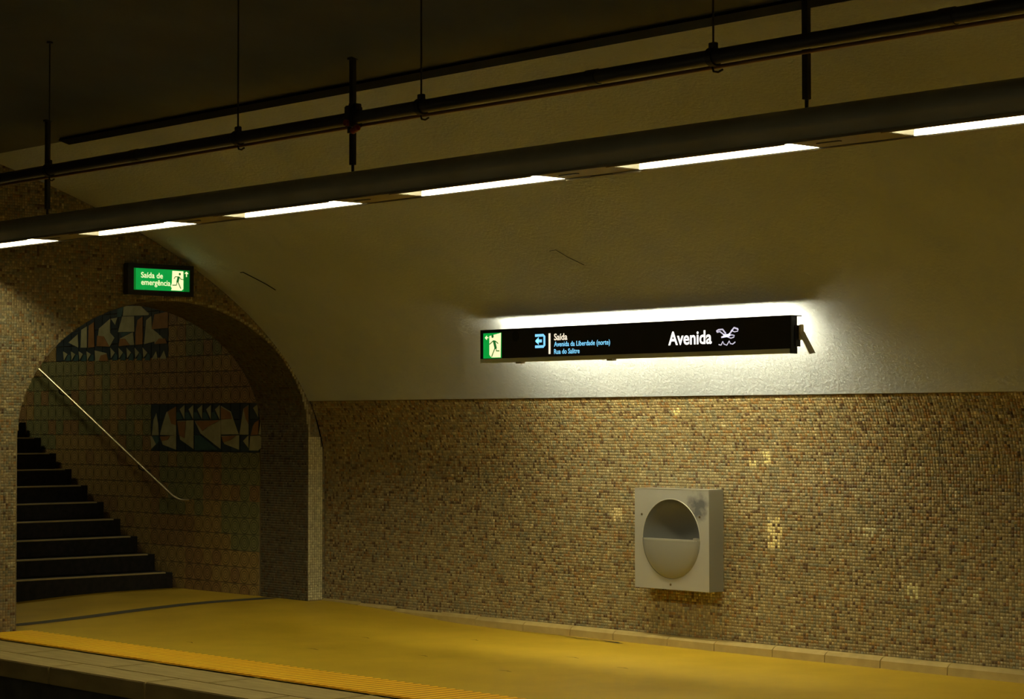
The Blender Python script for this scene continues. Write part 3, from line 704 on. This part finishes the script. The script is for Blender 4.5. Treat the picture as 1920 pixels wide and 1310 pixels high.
# ------------------------------------------------------------------ lettering
_H = {}
def text_mesh(body, bold):
    cu = bpy.data.curves.new('lettering', 'FONT'); cu.body = body; cu.size = 1.0; cu.offset = bold; cu.extrude = 0.004; cu.resolution_u = 3
    ob = bpy.data.objects.new('lettering', cu); COL.objects.link(ob)
    bpy.context.view_layer.update()
    me = bpy.data.meshes.new_from_object(ob.evaluated_get(bpy.context.evaluated_depsgraph_get()))
    bpy.data.objects.remove(ob, do_unlink=True); bpy.data.curves.remove(cu)
    return me
def lettering(name, body, a0, a1, base, cap, fn, material, parent, bold=0.012):
    """text between a0 and a1 along the sign, baseline height base, capital height cap; fn maps (along, up, out) to the world"""
    if bold not in _H:
        h = text_mesh('H', bold); _H[bold] = max(v.co.y for v in h.vertices) - min(v.co.y for v in h.vertices); bpy.data.meshes.remove(h)
    me = text_mesh(body, bold)
    xs_ = [v.co.x for v in me.vertices]; x0, x1 = min(xs_), max(xs_)
    sx = (a1 - a0) / (x1 - x0); sy = cap / _H[bold]
    for v in me.vertices: v.co = fn(a0 + (v.co.x - x0) * sx, base + v.co.y * sy, 0.0012 + v.co.z * 0.1)
    me.update(); me.materials.clear(); me.materials.append(material)
    o = link(name, me, parent); return o

def strokes(lines, fn, out=0.0022):
    """rounded-end strokes: [(points, width)]"""
    m_ = MB()
    for pts, w in lines:
        P_ = [Vector(p) for p in pts]; A, B = [], []
        for i, p in enumerate(P_):
            d = (P_[min(i + 1, len(P_) - 1)] - P_[max(i - 1, 0)]).normalized(); q = Vector((-d.y, d.x)) * w / 2
            A.append(p + q); B.append(p - q)
        poly = A + B[::-1]; n = len(A)
        m_.add([fn(*p, out) for p in A + B] + [fn(*p, 0.0002) for p in A + B],
               [(i, i + 1, n + i + 1, n + i) for i in range(n - 1)] + [(2 * n + i, 2 * n + i + 1, i + 1, i) for i in range(n - 1)] + [(n + i, n + i + 1, 3 * n + i + 1, 3 * n + i) for i in range(n - 1)])
    return m_
def plate(pts, fn, out, depth=0.002):
    return MB().prism(pts, lambda a, b: fn(a, b, out - depth), lambda a, b: fn(a, b, out))
def disc(c, r, n=18): return [(c[0] + r * math.cos(2 * math.pi * k / n), c[1] + r * math.sin(2 * math.pi * k / n)) for k in range(n)]

# ------------------------------------------------------------------ station direction sign
YF = 10.92; SX0, SX1, SZ0, SZ1 = -12.555, -9.457, 2.100, 2.351
sg = empty('station_sign', ((SX0 + SX1) / 2, YF, SZ0), 'long black backlit station sign reading Avenida, glowing onto the plaster behind it', 'sign')
sf = lambda a, b, o: (a, YF - o, b)
body = MB()
body.bevel_box(SX0, SX1, YF, YF + 0.03, SZ0 + 0.028, SZ1, 0.002)
sb = body.build('face_panel', M['sign_black'], sg)
MB().box(SX0, SX1, YF + 0.03, YF + SIGN_TOP, SZ1 - 0.006, SZ1).build('top_plate', M['sign_black'], sg)
MB().box(SX0, SX1, YF + 0.03, YF + SIGN_BOT, SZ0 + 0.002, SZ0 + 0.008).build('bottom_plate', M['sign_black'], sg)
MB().box(SX0, SX0 + 0.008, YF, YF + 0.06, SZ0, SZ1).build('end_plate', M['sign_black'], sg)
MB().bevel_box(SX1 - 0.006, SX1 + 0.006, YF - 0.004, YF + 0.06, SZ0 - 0.002, SZ1, 0.002).build('end_plate', M['sign_black'], sg)
MB().box(SX0 + 0.01, SX1 - 0.01, YF + 0.031, YF + 0.036, SZ0 + 0.01, SZ1 - 0.008).build('reflector', M['sign_white'], sg)
MB().bevel_box(SX0, SX1 - 0.006, YF - 0.004, YF + 0.05, SZ0, SZ0 + 0.031, 0.003).build('lower_lip', M['sign_grey'], sg)
for a, b in ((SX0 + 0.10, -11.02), (-10.98, SX1 - 0.10)):
    MB().cyl((a, SIGN_TUBE_Y, SIGN_TUBE_Z), (b, SIGN_TUBE_Y, SIGN_TUBE_Z), 0.016, 14).build('tube_lamp', M['sign_tube'], sg)
    for e_ in (a, b): MB().bevel_box(e_ - 0.012, e_ + 0.012, YF + 0.034, SIGN_TUBE_Y + 0.012, SIGN_TUBE_Z - 0.016, SIGN_TUBE_Z + 0.016, 0.003).build('lamp_holder', M['sign_white'], sg)
for x in (-12.13, -11.16):
    MB().bevel_box(x - 0.03, x + 0.03, YF + 0.004, YF + 0.05, SZ0 - 0.012, SZ0 + 0.002, 0.003).build('lower_clip', M['bracket'], sg)
# lettering
lettering('lettering', 'Sa\u00edda', -11.731, -11.590, 2.251, 0.048, sf, M['txt_warm'], sg, 0.014)
lettering('lettering', 'Avenida da Liberdade (norte)', -11.731, -11.146, 2.204, 0.036, sf, M['txt_blue'], sg, 0.008)
lettering('lettering', 'Rua do Salitre', -11.731, -11.461, 2.150, 0.036, sf, M['txt_blue'], sg, 0.008)
lettering('lettering', 'Avenida', -10.569, -10.160, 2.184, 0.094, sf, M['txt_white'], sg, 0.020)
plate([(-11.789, 2.151), (-11.771, 2.151), (-11.771, 2.303), (-11.789, 2.303)], sf, 0.002).build('divider_line', M['txt_warm'], sg)
# blue way-out symbol: three sided frame with an arrow
ic = strokes([([(-11.936, 2.291), (-11.848, 2.291), (-11.836, 2.282), (-11.836, 2.217), (-11.848, 2.208), (-11.936, 2.208)], 0.019), ([(-11.925, 2.250), (-11.862, 2.250)], 0.022)], sf)
ic.prism([(-11.936, 2.250), (-11.898, 2.278), (-11.898, 2.222)], lambda a, b: sf(a, b, 0.0002), lambda a, b: sf(a, b, 0.0022))
ic.build('exit_symbol', M['txt_blue'], sg)
# seagull over waves
lg = MB()
W1 = [(-10.117, 2.264), (-10.103, 2.274), (-10.060, 2.276), (-10.030, 2.252), (-9.993, 2.249), (-9.981, 2.274), (-9.957, 2.284), (-9.916, 2.272)]
lg = strokes([([(-10.072, 2.222), (-10.035, 2.232), (-10.000, 2.238), (-9.975, 2.266), (-9.955, 2.284), (-9.918, 2.273)], 0.011),
              ([(-9.918, 2.273), (-9.924, 2.259), (-9.952, 2.256), (-9.975, 2.264)], 0.006),
              ([(-10.117, 2.264), (-10.098, 2.274), (-10.060, 2.276), (-10.030, 2.246)], 0.010),
              ([(-10.112, 2.258), (-10.085, 2.262), (-10.055, 2.244), (-10.045, 2.236)], 0.008),
              ([(-10.060, 2.222), (-10.020, 2.226), (-9.985, 2.214), (-9.958, 2.220), (-9.953, 2.231), (-9.975, 2.236), (-9.998, 2.234)], 0.007),
              ([(-10.050, 2.236), (-10.010, 2.232), (-9.992, 2.240)], 0.020),
              ([(-10.096, 2.174), (-10.074, 2.170), (-10.058, 2.194), (-10.048, 2.176), (-10.022, 2.168), (-9.999, 2.196), (-9.990, 2.178), (-9.968, 2.174), (-9.944, 2.188)], 0.007)], sf)
lg.build('seagull_logo', M['logo'], sg)
# backlit green running figure at the left end
gp = plate([(-12.519, 2.134), (-12.312, 2.134), (-12.312, 2.325), (-12.519, 2.325)], sf, 0.0015).build('exit_panel', M['green_lit'], sg)
plate([(-12.448, 2.303), (-12.317, 2.323), (-12.322, 2.139), (-12.423, 2.140), (-12.448, 2.161)][::-1], sf, 0.0025, 0.0012).build('doorway', M['pict_white'], gp)
fg = strokes([([(-12.394, 2.264), (-12.374, 2.204)], 0.026), ([(-12.446, 2.240), (-12.402, 2.266), (-12.380, 2.263), (-12.346, 2.243)], 0.008), ([(-12.382, 2.212), (-12.423, 2.145)], 0.009), ([(-12.374, 2.218), (-12.368, 2.189), (-12.332, 2.188)], 0.009)], sf, 0.0035)
fg.prism(disc((-12.411, 2.300), 0.013), lambda a, b: sf(a, b, 0.002), lambda a, b: sf(a, b, 0.0035)); fg.build('running_figure', M['pict_green'], gp)
ar = strokes([([(-12.492, 2.291), (-12.458, 2.291)], 0.008), ([(-12.476, 2.305), (-12.494, 2.291), (-12.476, 2.277)], 0.008)], sf, 0.003); ar.build('arrow', M['pict_white'], gp)
plate(disc((-12.153, 2.293), 0.040, 28), sf, 0.0012, 0.001).build('round_grille', mat('grille', (0.003, 0.003, 0.003), 0.9), sg)
# wall bracket at the right end
MB().bevel_box(SX1 + 0.005, SX1 + 0.012, YF + 0.03, YF + 0.085, SZ0 + 0.045, SZ0 + 0.185, 0.002).build('bracket_plate', M['sign_black'], sg)
MB().bevel_box(SX1 + 0.010, SX1 + 0.030, YF + 0.065, YF + 0.100, SZ0 + 0.088, SZ0 + 0.19, 0.004).build('bracket_block', M['bracket_pale'], sg)
arm = MB()
arm.prism([(10.925, 2.238), (10.975, 2.246), (11.088, 2.104), (11.030, 2.098)], lambda y, z: (SX1 + 0.028, y + 0.04, z), lambda y, z: (SX1 + 0.035, y + 0.04, z))
arm.build('bracket_arm', M['bracket'], sg)
MB().bevel_box(SX0 + 0.3, SX0 + 0.33, YF + 0.03, 11.36, SZ0 + 0.055, SZ0 + 0.075, 0.002).build('rear_bracket', M['bracket'], sg)
MB().bevel_box(SX1 - 0.5, SX1 - 0.47, YF + 0.03, 11.36, SZ0 + 0.055, SZ0 + 0.075, 0.002).build('rear_bracket', M['bracket'], sg)

# ------------------------------------------------------------------ emergency exit sign above the arch
XF = -15.50
ex = empty('emergency_sign', (X0, 9.956, 2.706), 'lit green emergency exit sign in a black case above the archway', 'sign')
ef = lambda a, b, o: (XF + o, a, b)
MB().bevel_box(X0, XF, 9.634, 10.277, 2.708, 2.967, 0.008).build('case', M['sign_black'], ex)
fr = MB()
for (a0, a1, b0, b1) in ((9.634, 9.690, 2.708, 2.967), (10.240, 10.277, 2.708, 2.967), (9.690, 10.240, 2.708, 2.748), (9.690, 10.240, 2.929, 2.967)): fr.box(XF - 0.004, XF + 0.010, a0, a1, b0, b1)
fr.build('frame', M['sign_black'], ex)
gl = plate([(9.690, 2.748), (10.240, 2.748), (10.240, 2.929), (9.690, 2.929)], ef, 0.001).build('green_panel', M['green_dim'], ex)
plate([(9.715, 2.7505), (10.185, 2.7505), (10.185, 2.9265), (9.715, 2.9265)], ef, 0.0018, 0.0008).build('lit_field', M['green_sign'], gl)
lettering('lettering', 'Sa\u00edda de', 9.764, 9.976, 2.851, 0.046, lambda a, b, o: ef(a, b, o + 0.002), M['pict_white'], ex, 0.010)
lettering('lettering', 'emerg\u00eancia', 9.766, 10.050, 2.792, 0.046, lambda a, b, o: ef(a, b, o + 0.002), M['pict_white'], ex, 0.010)
dr = plate([(10.069, 2.9198), (10.177, 2.9191), (10.1775, 2.7716), (10.160, 2.7567), (10.057, 2.7564), (10.0655, 2.7746), (10.0545, 2.7853), (10.0653, 2.8192)][::-1], ef, 0.003, 0.001).build('doorway', M['pict_white'], ex)
fg = strokes([([(10.131, 2.872), (10.118, 2.825)], 0.022), ([(10.085, 2.853), (10.098, 2.871), (10.135, 2.872), (10.155, 2.852), (10.177, 2.850)], 0.007), ([(10.116, 2.832), (10.109, 2.801), (10.068, 2.799)], 0.008), ([(10.121, 2.832), (10.153, 2.774)], 0.008)], ef, 0.004)
fg.prism(disc((10.142, 2.895), 0.0105), lambda a, b: ef(a, b, 0.003), lambda a, b: ef(a, b, 0.004)); fg.build('running_figure', M['pict_green'], ex)
strokes([([(10.209, 2.874), (10.209, 2.910)], 0.007), ([(10.194, 2.900), (10.209, 2.915), (10.224, 2.900)], 0.007)], ef, 0.004).build('arrow', M['pict_white'], ex)

# ------------------------------------------------------------------ metal wall box with round opening
BX0, BX1, BZ0, BZ1, BY = -11.548, -10.796, 0.428, 1.163, 11.565
bx, bz = -11.175, 0.797; R = 0.291
wb = empty('wall_bin', (bx, 11.70, BZ0), 'square metal wall bin with round half-open mouth on the mosaic', 'bin')
N_ = 64
def rect_pt(a):
    c, s_ = math.cos(a), math.sin(a); k = 1e9
    if c > 1e-9: k = min(k, (BX1 - bx) / c)
    if c < -1e-9: k = min(k, (BX0 - bx) / c)
    if s_ > 1e-9: k = min(k, (BZ1 - bz) / s_)
    if s_ < -1e-9: k = min(k, (BZ0 - bz) / s_)
    return (bx + c * k, bz + s_ * k)
angs = sorted([2 * math.pi * k / N_ for k in range(N_)] + [math.atan2(z - bz, x - bx) % (2 * math.pi) for x in (BX0, BX1) for z in (BZ0, BZ1)])
m_ = MB(); n = len(angs)
m_.add([(*(lambda p: (p[0], BY, p[1]))(rect_pt(a)),) for a in angs] + [(bx + R * math.cos(a), BY, bz + R * math.sin(a)) for a in angs], [(i, n + i, n + (i + 1) % n, (i + 1) % n) for i in range(n)])
o = m_.build('front_plate', M['box_metal'], wb, (bx, BY, bz))
m_ = MB()
m_.add([(x, y, z) for y in (BY, 11.72) for x, z in ((BX0, BZ0), (BX1, BZ0), (BX1, BZ1), (BX0, BZ1))], [(0, 1, 5, 4), (1, 2, 6, 5), (2, 3, 7, 6), (3, 0, 4, 7), (4, 5, 6, 7)])
m_.build('casing', mat('casing_metal_shaded', (0.25, 0.243, 0.20), 0.45, 0.25), wb)  # sides toned darker than the front plate to carry their shade
m_ = MB()
rs = [1.0, 0.97, 0.9, 0.8, 0.65, 0.45, 0.2, 0.0]
m_.grid(lambda r, a: (bx + R * r * math.cos(a), BY + 0.12 * math.sqrt(max(0, 1 - r * r)), bz + R * r * math.sin(a)), rs, frange(0, 2 * math.pi, 49))
m_.build('bowl', mat('bowl_metal', (0.13, 0.128, 0.11), 0.5, 0.2), wb)
m_ = MB()
m_.grid(lambda r, a: (bx + 0.985 * R * r * math.cos(a), BY - 0.052 * math.sqrt(max(0, 1 - r * r)) + 0.004, bz + 0.985 * R * r * math.sin(a) - 0.004), rs, frange(math.pi, 2 * math.pi, 33))
fl = m_.build('flap', mat('flap_metal', (0.27, 0.262, 0.22), 0.5, 0.2), wb)
m_ = MB()
prl = [(bx + 0.985 * R * u, BY - 0.052 * math.sqrt(max(0, 1 - u * u)) + 0.004) for u in frange(-1, 1, 33)]
m_.prism(prl + [(bx + 0.985 * R, BY + 0.012), (bx - 0.985 * R, BY + 0.012)], lambda x, y: (x, y, bz - 0.010), lambda x, y: (x, y, bz))
m_.build('flap_lip', mat('lip_metal', (0.5, 0.48, 0.4), 0.35, 0.5), fl)
MB().tube([(bx + R * math.cos(a), BY - 0.001, bz + R * math.sin(a)) for a in frange(0, math.pi, 40)], 0.0035, 8).build('mouth_rim', mat('rim_metal', (0.5, 0.48, 0.38), 0.35, 0.4), wb)
MB().bevel_box(bx + R - 0.055, bx + R - 0.015, BY - 0.02, BY + 0.01, bz, bz + 0.014, 0.003).build('hinge_tab', mat('tab_metal', (0.5, 0.48, 0.4), 0.35, 0.5), wb)
for (sx, sz) in ((-0.298, 0.172), (0.288, 0.168), (-0.005, -0.333)):
    MB().tube([(bx + sx, BY + 0.004, bz + sz), (bx + sx, BY - 0.003, bz + sz)], 0.009, 12).build('screw', mat('screw_metal', (0.6, 0.55, 0.4), 0.25, 0.9), wb)
MB().bevel_box(BX0 + 0.002, BX1 - 0.002, BY - 0.002, BY + 0.006, BZ1 - 0.004, BZ1 + 0.001, 0.001).build('lit_top_edge', mat('edge_highlight', (0.65, 0.62, 0.5), 0.35, 0.3), wb)  # pale strip painting the light caught along the top edge

# ------------------------------------------------------------------ two loose wires on the plaster
def on_vault(x, y, off=-0.006): 
    return (x, *vault_pt(t_of_y(y), off))
for pts, lab in (([(-15.02, 10.43), (-14.98, 10.43), (-14.93, 10.50), (-14.87, 10.585), (-14.835, 10.655)], 'short kinked dark wire on the plaster near the archway'),
                 ([(-11.31, 10.49), (-11.24, 10.485), (-11.20, 10.56), (-11.12, 10.645)], 'short kinked dark wire on the plaster above the black sign')):
    r = 0.0035 if 'arch' in lab else 0.0022
    tag(MB().tube([on_vault(*q) for q in pts], r, 8).build('wire', M['wire']), lab, 'wire', 'loose wires on the vault')
